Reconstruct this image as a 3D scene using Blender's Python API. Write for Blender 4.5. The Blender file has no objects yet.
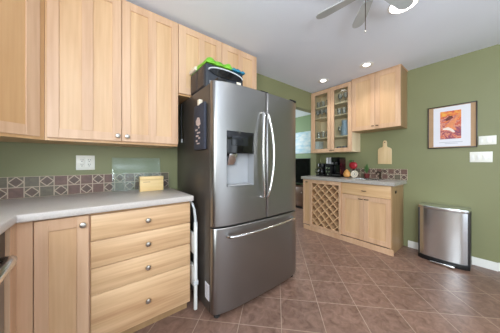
import bpy, bmesh, math, random
from mathutils import Matrix, Vector
random.seed(7)
S = bpy.context.scene
COL = S.collection
PI = math.pi

# ------------------------------------------------------------------ camera
cam_d = bpy.data.cameras.new('camera')
cam = bpy.data.objects.new('camera', cam_d)
COL.objects.link(cam)
cam.location = (0, 0, 1.172)
cam.rotation_euler = (math.radians(90), 0, math.radians(51.87 - 90))
cam_d.sensor_width = 36
cam_d.lens = 194 / 500 * 36
cam_d.shift_y = -4.4 / 500
cam_d.clip_start = 0.02
S.camera = cam

# ------------------------------------------------------------------ world, lights, exposure
world = bpy.data.worlds.new('world')
S.world = world
world.use_nodes = True
world.node_tree.nodes['Background'].inputs[0].default_value = (0.80, 0.90, 1.0, 1)
world.node_tree.nodes['Background'].inputs[1].default_value = 1.6
S.view_settings.view_transform = 'Standard'
S.view_settings.look = 'None'
S.view_settings.gamma = 1
S.view_settings.exposure = 0.3
S.cycles.transparent_max_bounces = 32


def area(name, loc, rot, sx, sy, power, color=(1, 1, 1)):
    d = bpy.data.lights.new(name, 'AREA')
    d.shape = 'RECTANGLE'
    d.size, d.size_y = sx, sy
    d.energy = power
    d.color = color
    o = bpy.data.objects.new(name, d)
    COL.objects.link(o)
    o.location = loc
    o.rotation_euler = rot
    return o


# added unseen fill: strips set in the opening behind the camera
for px_ in (-0.15, 0.9, 1.95):
    area('rear_fill', (px_, -2.50, 1.15), (math.radians(90), 0, 0), 0.55, 2.0, 3.5, (0.88, 0.95, 1.0))
area('left_fill', (-0.93, -0.75, 1.62), (0, math.radians(-90), 0), 1.0, 1.3, 66, (0.90, 0.96, 1.0))  # added fill from the left in place of the camera flash
# added unseen fill thrown up to brighten the ceiling, no lamp stands there
area('ceiling_fill', (-0.35, -1.3, 1.1), (math.radians(180), 0, 0), 0.9, 0.9, 72, (0.82, 0.92, 1.0))
area('dining_fill', (3.0, 5.85, 1.5), (math.radians(-90), 0, 0), 1.6, 1.4, 110, (0.90, 0.96, 1.0))  # added fill for the far room, whose wall has no window


# ------------------------------------------------------------------ materials
def srgb(r, g, b):
    def f(c):
        c /= 255
        return c / 12.92 if c <= 0.04045 else ((c + 0.055) / 1.055) ** 2.4
    return (f(r), f(g), f(b), 1)


MATS = {}


def mat(name, col, rough=0.5, metal=0.0, noise=0.0, nscale=8.0, spec=0.5, stretch=None, bump=0.0, coat=0.0):
    m = bpy.data.materials.new(name)
    m.use_nodes = True
    nt = m.node_tree
    b = nt.nodes['Principled BSDF']
    b.inputs['Base Color'].default_value = col
    b.inputs['Roughness'].default_value = rough
    b.inputs['Metallic'].default_value = metal
    b.inputs['Specular IOR Level'].default_value = spec
    b.inputs['Coat Weight'].default_value = coat
    if noise or bump:
        tc = nt.nodes.new('ShaderNodeTexCoord')
        mp = nt.nodes.new('ShaderNodeMapping')
        mp.inputs['Scale'].default_value = stretch or (1, 1, 1)
        nz = nt.nodes.new('ShaderNodeTexNoise')
        nz.inputs['Scale'].default_value = nscale
        nz.inputs['Detail'].default_value = 4
        nt.links.new(tc.outputs['Object'], mp.inputs[0])
        nt.links.new(mp.outputs[0], nz.inputs['Vector'])
        if noise:
            rp = nt.nodes.new('ShaderNodeValToRGB')
            rp.color_ramp.elements[0].position = 0.3
            rp.color_ramp.elements[1].position = 0.7
            lo = tuple(c * (1 - noise) for c in col[:3]) + (1,)
            hi = tuple(min(1, c * (1 + noise)) for c in col[:3]) + (1,)
            rp.color_ramp.elements[0].color = lo
            rp.color_ramp.elements[1].color = hi
            nt.links.new(nz.outputs[0], rp.inputs[0])
            nt.links.new(rp.outputs[0], b.inputs['Base Color'])
        if bump:
            bp = nt.nodes.new('ShaderNodeBump')
            bp.inputs['Strength'].default_value = bump
            bp.inputs['Distance'].default_value = 0.002
            nt.links.new(nz.outputs[0], bp.inputs['Height'])
            nt.links.new(bp.outputs[0], b.inputs['Normal'])
    MATS[name] = m
    return m


def maple(name, a, c, grain='Z', rough=0.34):
    """maple veneer: wide soft figure plus fine grain running along one axis"""
    m = bpy.data.materials.new(name)
    m.use_nodes = True
    nt = m.node_tree
    b = nt.nodes['Principled BSDF']
    b.inputs['Roughness'].default_value = rough
    tc = nt.nodes.new('ShaderNodeTexCoord')
    oi = nt.nodes.new('ShaderNodeObjectInfo')
    ad = nt.nodes.new('ShaderNodeVectorMath')
    ad.operation = 'ADD'
    sc = nt.nodes.new('ShaderNodeVectorMath')
    sc.operation = 'SCALE'
    sc.inputs[3].default_value = 9.0
    cmb = nt.nodes.new('ShaderNodeCombineXYZ')
    for i in range(3):
        nt.links.new(oi.outputs['Random'], cmb.inputs[i])
    nt.links.new(cmb.outputs[0], sc.inputs[0])
    nt.links.new(tc.outputs['Object'], ad.inputs[0])
    nt.links.new(sc.outputs[0], ad.inputs[1])
    sets = {'Z': ((7, 7, 0.8), (60, 60, 2.5)), 'X': ((0.9, 7, 9), (2.5, 60, 70)), 'Y': ((7, 0.9, 9), (60, 2.5, 70))}[grain]
    outs = []
    for k, sca in enumerate(sets):
        mp = nt.nodes.new('ShaderNodeMapping')
        mp.inputs['Scale'].default_value = sca
        nt.links.new(ad.outputs[0], mp.inputs[0])
        nz = nt.nodes.new('ShaderNodeTexNoise')
        nz.inputs['Scale'].default_value = 1.0
        nz.inputs['Detail'].default_value = 3
        nz.inputs['Distortion'].default_value = 0.6 if k == 0 else 0
        nt.links.new(mp.outputs[0], nz.inputs['Vector'])
        outs.append(nz)
    mx = nt.nodes.new('ShaderNodeMath')
    mx.operation = 'MULTIPLY_ADD'
    mx.inputs[1].default_value = 0.3
    nt.links.new(outs[1].outputs[0], mx.inputs[0])
    sb = nt.nodes.new('ShaderNodeMath')
    sb.operation = 'MULTIPLY'
    sb.inputs[1].default_value = 0.7
    nt.links.new(outs[0].outputs[0], sb.inputs[0])
    nt.links.new(sb.outputs[0], mx.inputs[2])
    rp = nt.nodes.new('ShaderNodeValToRGB')
    rp.color_ramp.elements[0].position = 0.32
    rp.color_ramp.elements[0].color = a
    rp.color_ramp.elements[1].position = 0.66
    rp.color_ramp.elements[1].color = c
    nt.links.new(mx.outputs[0], rp.inputs[0])
    nt.links.new(rp.outputs[0], b.inputs['Base Color'])
    MATS[name] = m
    return m


MV = maple('maple_vertical', srgb(200, 159, 125), srgb(224, 187, 154))
MP = maple('maple_panel', srgb(202, 160, 119), srgb(226, 189, 148))
MH = maple('maple_horizontal', srgb(180, 136, 97), srgb(228, 192, 150), 'X')
MHY = maple('maple_horizontal_bar', srgb(205, 162, 116), srgb(231, 196, 152), 'Y')
MBODY = maple('maple_carcass', srgb(196, 152, 106), srgb(214, 172, 126))
MLIGHT = maple('maple_lit_interior', srgb(232, 206, 168), srgb(244, 224, 190))  # missing light inside the cabinet put into the colour, paler than the doors
MSHADE = maple('maple_shaded', srgb(158, 124, 87), srgb(176, 142, 102))  # shade on the bar's sides put into the colour, darker than the other maple
BOARD = maple('board_wood', srgb(216, 184, 138), srgb(232, 204, 160))
BOXW = maple('pale_box_wood', srgb(226, 192, 132), srgb(240, 210, 154), 'X')
GREEN = mat('green_paint', srgb(134, 136, 99), 0.55, noise=0.02, nscale=3)
GREEN2 = mat('dining_green_paint', srgb(120, 142, 104), 0.6, noise=0.02, nscale=3)
CEIL = mat('ceiling_paint', srgb(230, 235, 246), 0.8, noise=0.015, nscale=2)
WHITE = mat('white_paint', srgb(236, 236, 232), 0.4, noise=0.01)
PLATE = mat('white_plastic', srgb(238, 238, 230), 0.3, noise=0.01)
SLOT = mat('socket_slot', srgb(60, 58, 56), 0.5, noise=0.05)
LAM = mat('grey_laminate', srgb(202, 194, 188), 0.28, noise=0.10, nscale=260)
BARLAM = mat('speckled_bar_laminate', srgb(176, 170, 164), 0.25, noise=0.28, nscale=120)
NICKEL = mat('satin_nickel', (0.46, 0.43, 0.39, 1), 0.28, 1.0, noise=0.05, nscale=40)
DARKMETAL = mat('dark_bronze', srgb(78, 66, 54), 0.4, 0.8, noise=0.08, nscale=40)
BLACK = mat('black_plastic', srgb(18, 18, 20), 0.35, noise=0.1, nscale=30)
GLOSSBLACK = mat('black_gloss', srgb(12, 12, 14), 0.08, noise=0.1, nscale=30)
DARKGREY = mat('dark_rubber', srgb(48, 46, 46), 0.6, noise=0.1, nscale=30)
FSIDE = mat('fridge_side_paint', srgb(84, 77, 71), 0.32, 0.35, noise=0.05, nscale=60)
GREY = mat('grey_plastic', srgb(150, 150, 152), 0.35, noise=0.03, nscale=30)
GROUT = mat('beige_grout', srgb(196, 178, 158), 0.7, noise=0.05, nscale=60)
TILE_A = mat('maroon_slate', srgb(112, 84, 74), 0.42, noise=0.22, nscale=45)
TILE_B = mat('brown_slate', srgb(118, 94, 82), 0.42, noise=0.22, nscale=45)
TILE_C = mat('green_grey_slate', srgb(106, 97, 80), 0.42, noise=0.22, nscale=45)
TILE_D = mat('dark_accent_slate', srgb(98, 78, 68), 0.42, noise=0.2, nscale=45)
RED = mat('red_glaze', srgb(170, 42, 52), 0.3, noise=0.2, nscale=30)
ORANGE = mat('orange_glaze', srgb(226, 164, 92), 0.4, noise=0.15, nscale=40)
LEAF = mat('leaf_green', srgb(74, 112, 58), 0.5, noise=0.25, nscale=40)
CREAM = mat('cream', srgb(232, 220, 200), 0.5, noise=0.04, nscale=30)
NAVY = mat('navy_cloth', srgb(52, 54, 66), 0.85, noise=0.2, nscale=60, bump=0.3)
PRINT = mat('pale_print', srgb(196, 176, 170), 0.8, noise=0.15, nscale=60)
BAGG = mat('lime_bag', srgb(120, 190, 48), 0.5, noise=0.25, nscale=14)
BAGT = mat('teal_bag', srgb(36, 120, 150), 0.5, noise=0.3, nscale=14)
BROWNBLK = mat('dark_brown_nylon', srgb(66, 56, 52), 0.5, noise=0.15, nscale=40)
SLATEBAG = mat('charcoal_nylon', srgb(46, 50, 58), 0.55, noise=0.15, nscale=40)
PIPING = mat('pale_piping', srgb(206, 210, 212), 0.5, noise=0.04)
WALNUT = maple('dark_wood', srgb(70, 48, 36), srgb(98, 70, 52), 'Y')
FRAMEBLK = mat('dark_frame_wood', srgb(52, 40, 34), 0.35, noise=0.15, nscale=40)
TAN = mat('tan_mat', srgb(178, 144, 108), 0.6, noise=0.06, nscale=20)
PAPER = mat('paper', srgb(226, 226, 234), 0.5, noise=0.01)
INK = mat('faded_ink', srgb(186, 186, 196), 0.6, noise=0.04)
BLADE = mat('fan_blade_white', srgb(172, 174, 174), 0.4, noise=0.03, nscale=20)
LINER = mat('white_shelf_liner', srgb(222, 226, 226), 0.5, noise=0.02)


def stainless(name, col, rough, axis):
    m = mat(name, col, rough, 1.0)
    nt = m.node_tree
    b = nt.nodes['Principled BSDF']
    tc = nt.nodes.new('ShaderNodeTexCoord')
    mp = nt.nodes.new('ShaderNodeMapping')
    mp.inputs['Scale'].default_value = {'X': (0.4, 0.4, 60), 'Z': (14, 14, 0.4)}[axis]
    nz = nt.nodes.new('ShaderNodeTexNoise')
    nz.inputs['Scale'].default_value = 1
    nz.inputs['Detail'].default_value = 1
    mr = nt.nodes.new('ShaderNodeMapRange')
    mr.inputs['To Min'].default_value = rough - 0.02
    mr.inputs['To Max'].default_value = rough + 0.02
    nt.links.new(tc.outputs['Object'], mp.inputs[0])
    nt.links.new(mp.outputs[0], nz.inputs['Vector'])
    nt.links.new(nz.outputs[0], mr.inputs[0])
    nt.links.new(mr.outputs[0], b.inputs['Roughness'])
    return m


STEEL = stainless('brushed_stainless', (0.31, 0.303, 0.30, 1), 0.35, 'Z')
STEEL2 = stainless('bin_stainless', (0.74, 0.77, 0.80, 1), 0.26, 'Z')
CHROME = mat('polished_steel', (0.66, 0.66, 0.66, 1), 0.2, 1.0, noise=0.03, nscale=30)


def clear_glass(name, tint=(1, 1, 1, 1), haze=0.0, hazecol=(0.8, 0.85, 0.85, 1), ior=1.35):
    m = bpy.data.materials.new(name)
    m.use_nodes = True
    nt = m.node_tree
    nt.nodes.remove(nt.nodes['Principled BSDF'])
    out = nt.nodes['Material Output']
    tr = nt.nodes.new('ShaderNodeBsdfTransparent')
    tr.inputs[0].default_value = tint
    gl = nt.nodes.new('ShaderNodeBsdfGlossy')
    gl.inputs['Roughness'].default_value = 0.03
    fr = nt.nodes.new('ShaderNodeFresnel')
    fr.inputs[0].default_value = ior
    mx = nt.nodes.new('ShaderNodeMixShader')
    nt.links.new(fr.outputs[0], mx.inputs[0])
    nt.links.new(tr.outputs[0], mx.inputs[1])
    nt.links.new(gl.outputs[0], mx.inputs[2])
    last = mx
    if haze:
        df = nt.nodes.new('ShaderNodeBsdfDiffuse')
        df.inputs[0].default_value = hazecol
        m2 = nt.nodes.new('ShaderNodeMixShader')
        m2.inputs[0].default_value = haze
        nt.links.new(mx.outputs[0], m2.inputs[1])
        nt.links.new(df.outputs[0], m2.inputs[2])
        last = m2
    nt.links.new(last.outputs[0], out.inputs[0])
    MATS[name] = m
    return m


PANE = clear_glass('window_glass', (0.96, 0.98, 0.97, 1))
GLASSWARE = clear_glass('drinking_glass', (0.96, 0.97, 0.97, 1), 0.12, (0.9, 0.93, 0.94, 1), 1.4)
BLUEGLASS = clear_glass('blue_glass', (0.75, 0.86, 0.95, 1), 0.4, (0.78, 0.88, 0.97, 1), 1.4)
FROST = clear_glass('textured_glass', (0.93, 0.97, 0.95, 1), 0.07, (0.72, 0.80, 0.76, 1), 1.45)
CARAFE = clear_glass('carafe_glass', (0.25, 0.22, 0.22, 1), 0.1, (0.1, 0.09, 0.09, 1), 1.5)


def emit(name, col, s):
    m = bpy.data.materials.new(name)
    m.use_nodes = True
    nt = m.node_tree
    b = nt.nodes['Principled BSDF']
    b.inputs['Base Color'].default_value = (0.9, 0.9, 0.9, 1)
    b.inputs['Emission Color'].default_value = col
    b.inputs['Emission Strength'].default_value = s
    MATS[name] = m
    return m


LAMP = emit('lit_lamp', (1.0, 0.97, 0.92, 1), 9.0)


def floor_material():
    m = bpy.data.materials.new('floor_tiles')
    m.use_nodes = True
    nt = m.node_tree
    b = nt.nodes['Principled BSDF']
    b.inputs['Roughness'].default_value = 0.38
    geo = nt.nodes.new('ShaderNodeNewGeometry')
    mp = nt.nodes.new('ShaderNodeMapping')
    mp.inputs['Rotation'].default_value = (0, 0, math.radians(-44.25))
    mp.inputs['Location'].default_value = (0.1382 + 6.08, 0.0389 + 6.08, 0)
    nt.links.new(geo.outputs['Position'], mp.inputs[0])
    br = nt.nodes.new('ShaderNodeTexBrick')
    br.offset = 0.0
    br.squash = 1.0
    br.inputs['Scale'].default_value = 1.0
    br.inputs['Mortar Size'].default_value = 0.0032
    br.inputs['Mortar Smooth'].default_value = 0.3
    br.inputs['Brick Width'].default_value = 0.304
    br.inputs['Row Height'].default_value = 0.304
    br.inputs['Color1'].default_value = (0.90, 0.90, 0.90, 1)
    br.inputs['Color2'].default_value = (1.08, 1.06, 1.04, 1)
    br.inputs['Mortar'].default_value = (1, 1, 1, 1)
    nt.links.new(mp.outputs[0], br.inputs['Vector'])
    nz = nt.nodes.new('ShaderNodeTexNoise')
    nz.inputs['Scale'].default_value = 14
    nz.inputs['Detail'].default_value = 8
    nz.inputs['Roughness'].default_value = 0.65
    nz.inputs['Distortion'].default_value = 1.0
    nt.links.new(geo.outputs['Position'], nz.inputs['Vector'])
    rp = nt.nodes.new('ShaderNodeValToRGB')
    rp.color_ramp.elements[0].position = 0.3
    rp.color_ramp.elements[0].color = srgb(104, 78, 66)
    rp.color_ramp.elements[1].position = 0.72
    rp.color_ramp.elements[1].color = srgb(148, 118, 104)
    nt.links.new(nz.outputs[0], rp.inputs[0])
    ml = nt.nodes.new('ShaderNodeMix')
    ml.data_type = 'RGBA'
    ml.blend_type = 'MULTIPLY'
    ml.inputs[0].default_value = 1.0
    nt.links.new(rp.outputs[0], ml.inputs[6])
    nt.links.new(br.outputs['Color'], ml.inputs[7])
    mx = nt.nodes.new('ShaderNodeMix')
    mx.data_type = 'RGBA'
    nt.links.new(br.outputs['Fac'], mx.inputs[0])
    nt.links.new(ml.outputs[2], mx.inputs[6])
    mx.inputs[7].default_value = srgb(162, 140, 124)
    nt.links.new(mx.outputs[2], b.inputs['Base Color'])
    bp = nt.nodes.new('ShaderNodeBump')
    bp.inputs['Strength'].default_value = 0.25
    bp.inputs['Distance'].default_value = 0.003
    nt.links.new(nz.outputs[0], bp.inputs['Height'])
    nt.links.new(bp.outputs[0], b.inputs['Normal'])
    return m


FLOOR = floor_material()


def art_material():
    """warm abstract print: swirling orange, yellow, crimson and plum"""
    m = bpy.data.materials.new('abstract_print')
    m.use_nodes = True
    nt = m.node_tree
    b = nt.nodes['Principled BSDF']
    b.inputs['Roughness'].default_value = 0.4
    tc = nt.nodes.new('ShaderNodeTexCoord')
    nz = nt.nodes.new('ShaderNodeTexNoise')
    nz.inputs['Scale'].default_value = 11
    nz.inputs['Detail'].default_value = 3
    nz.inputs['Distortion'].default_value = 2.2
    nt.links.new(tc.outputs['Object'], nz.inputs['Vector'])
    sep = nt.nodes.new('ShaderNodeSeparateXYZ')
    nt.links.new(tc.outputs['Object'], sep.inputs[0])
    md = nt.nodes.new('ShaderNodeMath')
    md.operation = 'MULTIPLY_ADD'
    md.inputs[1].default_value = 0.75
    nt.links.new(sep.outputs[2], md.inputs[0])
    nt.links.new(nz.outputs[0], md.inputs[2])
    rp = nt.nodes.new('ShaderNodeValToRGB')
    cr = rp.color_ramp
    cr.elements[0].position = 0.30
    cr.elements[0].color = srgb(120, 60, 90)
    cr.elements[1].position = 0.78
    cr.elements[1].color = srgb(236, 176, 70)
    for p, c in ((0.42, (176, 78, 84)), (0.50, (226, 160, 130)), (0.56, (196, 70, 56)), (0.66, (232, 126, 58))):
        e = cr.elements.new(p)
        e.color = srgb(*c)
    sb = nt.nodes.new('ShaderNodeMath')
    sb.operation = 'SUBTRACT'
    sb.inputs[1].default_value = 0.20
    nt.links.new(md.outputs[0], sb.inputs[0])
    nt.links.new(sb.outputs[0], rp.inputs[0])
    nt.links.new(rp.outputs[0], b.inputs['Base Color'])
    return m


ART = art_material()
ARTSKIN = mat('print_orange', srgb(226, 142, 92), 0.5, noise=0.12, nscale=30)
ARTDARK = mat('print_brown', srgb(104, 46, 40), 0.5, noise=0.2, nscale=30)
ARTPALE = mat('print_pale', srgb(240, 224, 214), 0.5, noise=0.05, nscale=30)


def sea_material():
    m = bpy.data.materials.new('pale_seascape')
    m.use_nodes = True
    nt = m.node_tree
    b = nt.nodes['Principled BSDF']
    b.inputs['Roughness'].default_value = 0.5
    tc = nt.nodes.new('ShaderNodeTexCoord')
    mp = nt.nodes.new('ShaderNodeMapping')
    mp.inputs['Scale'].default_value = (1, 2, 6)
    nz = nt.nodes.new('ShaderNodeTexNoise')
    nz.inputs['Scale'].default_value = 2.2
    nz.inputs['Detail'].default_value = 4
    nt.links.new(tc.outputs['Object'], mp.inputs[0])
    nt.links.new(mp.outputs[0], nz.inputs['Vector'])
    rp = nt.nodes.new('ShaderNodeValToRGB')
    rp.color_ramp.elements[0].position = 0.35
    rp.color_ramp.elements[0].color = srgb(160, 200, 218)
    rp.color_ramp.elements[1].position = 0.62
    rp.color_ramp.elements[1].color = srgb(222, 230, 232)
    nt.links.new(nz.outputs[0], rp.inputs[0])
    nt.links.new(rp.outputs[0], b.inputs['Base Color'])
    return m


SEA = sea_material()


# ------------------------------------------------------------------ mesh builder
class M:
    def __init__(self, T=None):
        self.bm = bmesh.new()
        self.T = T

    def _merge(self, tmp, m=0):
        vm = {}
        for v in tmp.verts:
            co = v.co if self.T is None else self.T @ v.co
            vm[v] = self.bm.verts.new(co)
        for f in tmp.faces:
            try:
                nf = self.bm.faces.new([vm[v] for v in f.verts])
                nf.material_index = m
            except ValueError:
                pass
        tmp.free()

    def box(self, x0, x1, y0, y1, z0, z1, b=0.0, m=0, seg=2):
        t = bmesh.new()
        bmesh.ops.create_cube(t, size=1)
        for v in t.verts:
            v.co = Vector(((x0 + x1) / 2 + v.co.x * (x1 - x0), (y0 + y1) / 2 + v.co.y * (y1 - y0),
                           (z0 + z1) / 2 + v.co.z * (z1 - z0)))
        if b:
            bmesh.ops.bevel(t, geom=list(t.edges), offset=b, segments=seg, profile=0.5, affect='EDGES')
        self._merge(t, m)
        return self

    def lathe(self, prof, c, axis='Z', seg=16, m=0, ang=2 * PI):
        """prof: list of (radius, height); c: centre; axis direction of height"""
        t = bmesh.new()
        rings = []
        for r, h in prof:
            ring = []
            for i in range(seg):
                a = 2 * PI * i / seg
                if axis == 'Z':
                    p = (c[0] + r * math.cos(a), c[1] + r * math.sin(a), c[2] + h)
                elif axis == '-Y':
                    p = (c[0] + r * math.cos(a), c[1] - h, c[2] + r * math.sin(a))
                elif axis == '-X':
                    p = (c[0] - h, c[1] - r * math.cos(a), c[2] + r * math.sin(a))
                elif axis == 'D':
                    k = 0.70710678
                    p = (c[0] + h * k + r * math.cos(a) * k, c[1] - h * k + r * math.cos(a) * k, c[2] + r * math.sin(a))
                ring.append(t.verts.new(p))
            rings.append(ring)
        for k in range(len(rings) - 1):
            for i in range(seg):
                t.faces.new((rings[k][i], rings[k][(i + 1) % seg], rings[k + 1][(i + 1) % seg], rings[k + 1][i]))
        if prof[0][0] > 1e-6:
            t.faces.new(rings[0][::-1])
        if prof[-1][0] > 1e-6:
            t.faces.new(rings[-1])
        bmesh.ops.remove_doubles(t, verts=t.verts, dist=1e-6)
        self._merge(t, m)
        return self

    def tube(self, pts, r, seg=8, m=0, sx=1.0, up=None):
        """round (or flattened by sx) tube through pts"""
        pts = [Vector(p) for p in pts]
        t = bmesh.new()
        rings = []
        n = len(pts)
        up0 = Vector(up) if up else None
        for i, p in enumerate(pts):
            d = (pts[min(i + 1, n - 1)] - pts[max(i - 1, 0)]).normalized()
            u = up0 if up0 is not None else (Vector((0, 0, 1)) if abs(d.z) < 0.9 else Vector((1, 0, 0)))
            a = d.cross(u).normalized()
            bb = a.cross(d).normalized()
            rr = r[i] if isinstance(r, (list, tuple)) else r
            rings.append([t.verts.new(p + a * (math.cos(2 * PI * k / seg) * rr * sx) + bb * (math.sin(2 * PI * k / seg) * rr))
                          for k in range(seg)])
        for i in range(n - 1):
            for k in range(seg):
                t.faces.new((rings[i][k], rings[i][(k + 1) % seg], rings[i + 1][(k + 1) % seg], rings[i + 1][k]))
        t.faces.new(rings[0][::-1])
        t.faces.new(rings[-1])
        self._merge(t, m)
        return self

    def prism(self, poly, h0, h1, axis='Z', m=0, b=0.0):
        """polygon extruded: axis Z poly=(x,y); axis Y poly=(x,z); axis X poly=(y,z)"""
        t = bmesh.new()

        def P(u, v, h):
            return {'Z': (u, v, h), 'Y': (u, h, v), 'X': (h, u, v)}[axis]
        lo = [t.verts.new(P(u, v, h0)) for u, v in poly]
        hi = [t.verts.new(P(u, v, h1)) for u, v in poly]
        t.faces.new(lo)
        t.faces.new(hi[::-1])
        n = len(poly)
        for i in range(n):
            t.faces.new((lo[i], hi[i], hi[(i + 1) % n], lo[(i + 1) % n]))
        bmesh.ops.recalc_face_normals(t, faces=t.faces)
        if b:
            bmesh.ops.bevel(t, geom=list(t.edges), offset=b, segments=2, profile=0.5, affect='EDGES')
        self._merge(t, m)
        return self

    def ball(self, c, r, sc=(1, 1, 1), seg=16, rings=10, m=0, fn=None):
        t = bmesh.new()
        bmesh.ops.create_uvsphere(t, u_segments=seg, v_segments=rings, radius=1)
        for v in t.verts:
            p = Vector((v.co.x * r * sc[0], v.co.y * r * sc[1], v.co.z * r * sc[2]))
            if fn:
                p = fn(p)
            v.co = p + Vector(c)
        self._merge(t, m)
        return self

    def quad(self, a, b, c, d, m=0):
        vs = [self.bm.verts.new(p if self.T is None else self.T @ Vector(p)) for p in (a, b, c, d)]
        f = self.bm.faces.new(vs)
        f.material_index = m
        return self


def loc_of(parent):
    o = Vector((0, 0, 0))
    while parent is not None:
        o += parent.location
        parent = parent.parent
    return o


def obj(name, mb, mats, parent=None, smooth=True, loc=None, angle=35, fix=True):
    off = loc_of(parent) if parent is not None else Vector(loc or (0, 0, 0))
    if fix:
        bmesh.ops.recalc_face_normals(mb.bm, faces=mb.bm.faces)
    for v in mb.bm.verts:
        v.co -= off
    me = bpy.data.meshes.new(name)
    mb.bm.to_mesh(me)
    mb.bm.free()
    for m_ in (mats if isinstance(mats, (list, tuple)) else [mats]):
        me.materials.append(m_)
    if smooth:
        me.shade_smooth()
        me.set_sharp_from_angle(angle=math.radians(angle))
    o = bpy.data.objects.new(name, me)
    COL.objects.link(o)
    if parent is not None:
        o.parent = parent
    elif loc:
        o.location = loc
    return o


def tag(o, label, cat, group=None):
    o['label'] = label
    o['category'] = cat
    if group:
        o['group'] = group
    return o


def thing(name, label, cat, loc, group=None):
    o = bpy.data.objects.new(name, None)
    o.empty_display_size = 0.05
    COL.objects.link(o)
    o.location = loc
    return tag(o, label, cat, group)


def struct(name, mb, mats, parent=None, **k):
    o = obj(name, mb, mats, parent, **k)
    if parent is None:
        o['kind'] = 'structure'
    return o


# key planes of the room
WY = 2.11       # back wall
WX = 3.3865     # right wall
LX = -0.965     # left wall
CH = 2.44       # ceiling
BY = -2.6       # wall behind the camera
OX0, OX1, OZ = 1.68, 3.245, 2.13   # doorway beside the fridge

# ------------------------------------------------------------------ structure
struct('floor', M().box(LX - 0.12, 4.6, BY - 0.1, 6.1, -0.1, 0), FLOOR)
struct('ceiling', M().box(LX - 0.12, 4.6, BY - 0.1, 6.1, CH, CH + 0.1), CEIL)
w = M()
w.box(LX - 0.12, OX0, WY, WY + 0.12, 0, CH)
w.box(OX0, OX1, WY, WY + 0.12, OZ, CH)
w.box(OX1, WX + 0.12, WY, WY + 0.12, 0, CH)
struct('wall_back', w, GREEN)
struct('wall_right', M().box(WX, WX + 0.12, -0.009, WY, 0, CH), GREEN)
struct('wall_right_return', M().box(WX + 0.02, WX + 0.14, BY, -0.009, 0, CH), GREEN)
w = M()
w.box(LX - 0.12, LX, BY, -1.6, 0, CH)
w.box(LX - 0.12, LX, -0.1, WY, 0, CH)
w.box(LX - 0.12, LX, -1.6, -0.1, 0, 1.12)
w.box(LX - 0.12, LX, -1.6, -0.1, 2.12, CH)
struct('wall_left', w, GREEN)
w = M()
w.box(LX - 0.12, -0.6, BY - 0.1, BY, 0, CH)
w.box(2.4, WX + 0.14, BY - 0.1, BY, 0, CH)
w.box(-0.6, 2.4, BY - 0.1, BY, 2.15, CH)
struct('wall_front', w, GREEN)
# dining room beyond the doorway
struct('wall_dining_far', M().box(4.45, 4.57, WY + 0.12, 6.0, 0, CH), GREEN2)
struct('wall_dining_left', M().box(0.0, 0.12, WY + 0.12, 6.0, 0, CH), GREEN2)
struct('wall_dining_end', M().box(0.0, 4.57, 6.0, 6.1, 0, CH), GREEN2)
struct('wall_dining_near', M().box(WX + 0.12, 4.45, WY, WY + 0.12, 0, CH), GREEN2)
# baseboards
w = M()
w.box(WX - 0.014, WX, -0.009, 0.762, 0, 0.078)
w.box(WX - 0.010, WX, -0.009, 0.762, 0.078, 0.088)
struct('baseboard_right', w, WHITE)
struct('baseboard_return', M().box(WX + 0.006, WX + 0.02, BY, -0.009, 0, 0.088), WHITE)
struct('baseboard_dining', M().box(4.436, 4.45, WY + 0.12, 6.0, 0, 0.09), WHITE)
# header trim of doorway
struct('trim_1', M().box(OX0, OX1, WY + 0.001, WY + 0.119, OZ - 0.012, OZ), GREEN)


# ------------------------------------------------------------------ cabinet pieces (local: x across, z up, front faces -y at y = 0)
def shaker(mb, u0, u1, v0, v1, t=0.02, st=0.062, rt=0.062, rb=0.062, mull=None):
    """frame-and-panel door; material 0 frame, 1 panel"""
    e = 0.0012
    mb.box(u0, u0 + st, 0, t, v0, v1, e, 0, 1)
    mb.box(u1 - st, u1, 0, t, v0, v1, e, 0, 1)
    mb.box(u0 + st, u1 - st, 0.0004, t, v1 - rt, v1, e, 0, 1)
    mb.box(u0 + st, u1 - st, 0.0004, t, v0, v0 + rb, e, 0, 1)
    if mull:
        c = (u0 + u1) / 2 if mull is True else mull
        mb.box(c - 0.03, c + 0.03, 0.0004, t, v0 + rb, v1 - rt, e, 0, 1)
    mb.box(u0 + st - 0.003, u1 - st + 0.003, 0.009, t - 0.003, v0 + rb - 0.003, v1 - rt + 0.003, 0, 1)
    return mb


def back_T(y):
    return Matrix.Translation((0, y, 0))


def bar_T(x):
    # local x -> world -Y, local y -> world +X
    return Matrix.Translation((x, 0, 0)) @ Matrix.Rotation(-PI / 2, 4, 'Z')


def diag_T(x, y):
    return Matrix.Translation((x, y, 0)) @ Matrix.Rotation(PI / 4, 4, 'Z')


KNOB = [(0.006, 0), (0.006, 0.010), (0.009, 0.013), (0.0155, 0.017), (0.0165, 0.021), (0.0145, 0.0255), (0.008, 0.028), (0, 0.0285)]


def knob(parent, c, axis):
    return obj('knob', M().lathe(KNOB, c, axis, 18), NICKEL, parent)


# upper cabinets ------------------------------------------------------
UZ0, UZ1 = 1.33, 2.405
UY = 1.7485

# diagonal corner cabinet
t = thing('corner_wall_cabinet', 'maple corner cabinet with an angled door at the far left, above the counter', 'cabinet', (-0.75, 1.95, 1.31))
A = (-0.266, UY + 0.022)
poly = [(LX + 0.002, WY - 0.002), (LX + 0.002, 1.405 + 0.02), (-0.615, 1.405 + 0.02), (-0.266, UY + 0.022), (-0.266, WY - 0.002)]
mb = M().prism(poly, 1.312, UZ1 + 0.012)
obj('cabinet_body', mb, MBODY, t)
mb = M(diag_T(-0.280, UY - 0.002))
shaker(mb, -0.46, 0.0, UZ0, UZ1, mull=None, st=0.068)
d = obj('door', mb, [MV, MP], t)
knob(d, (-0.28 - 0.43 * 0.7071, UY - 0.43 * 0.7071, 1.37), 'D')

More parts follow.
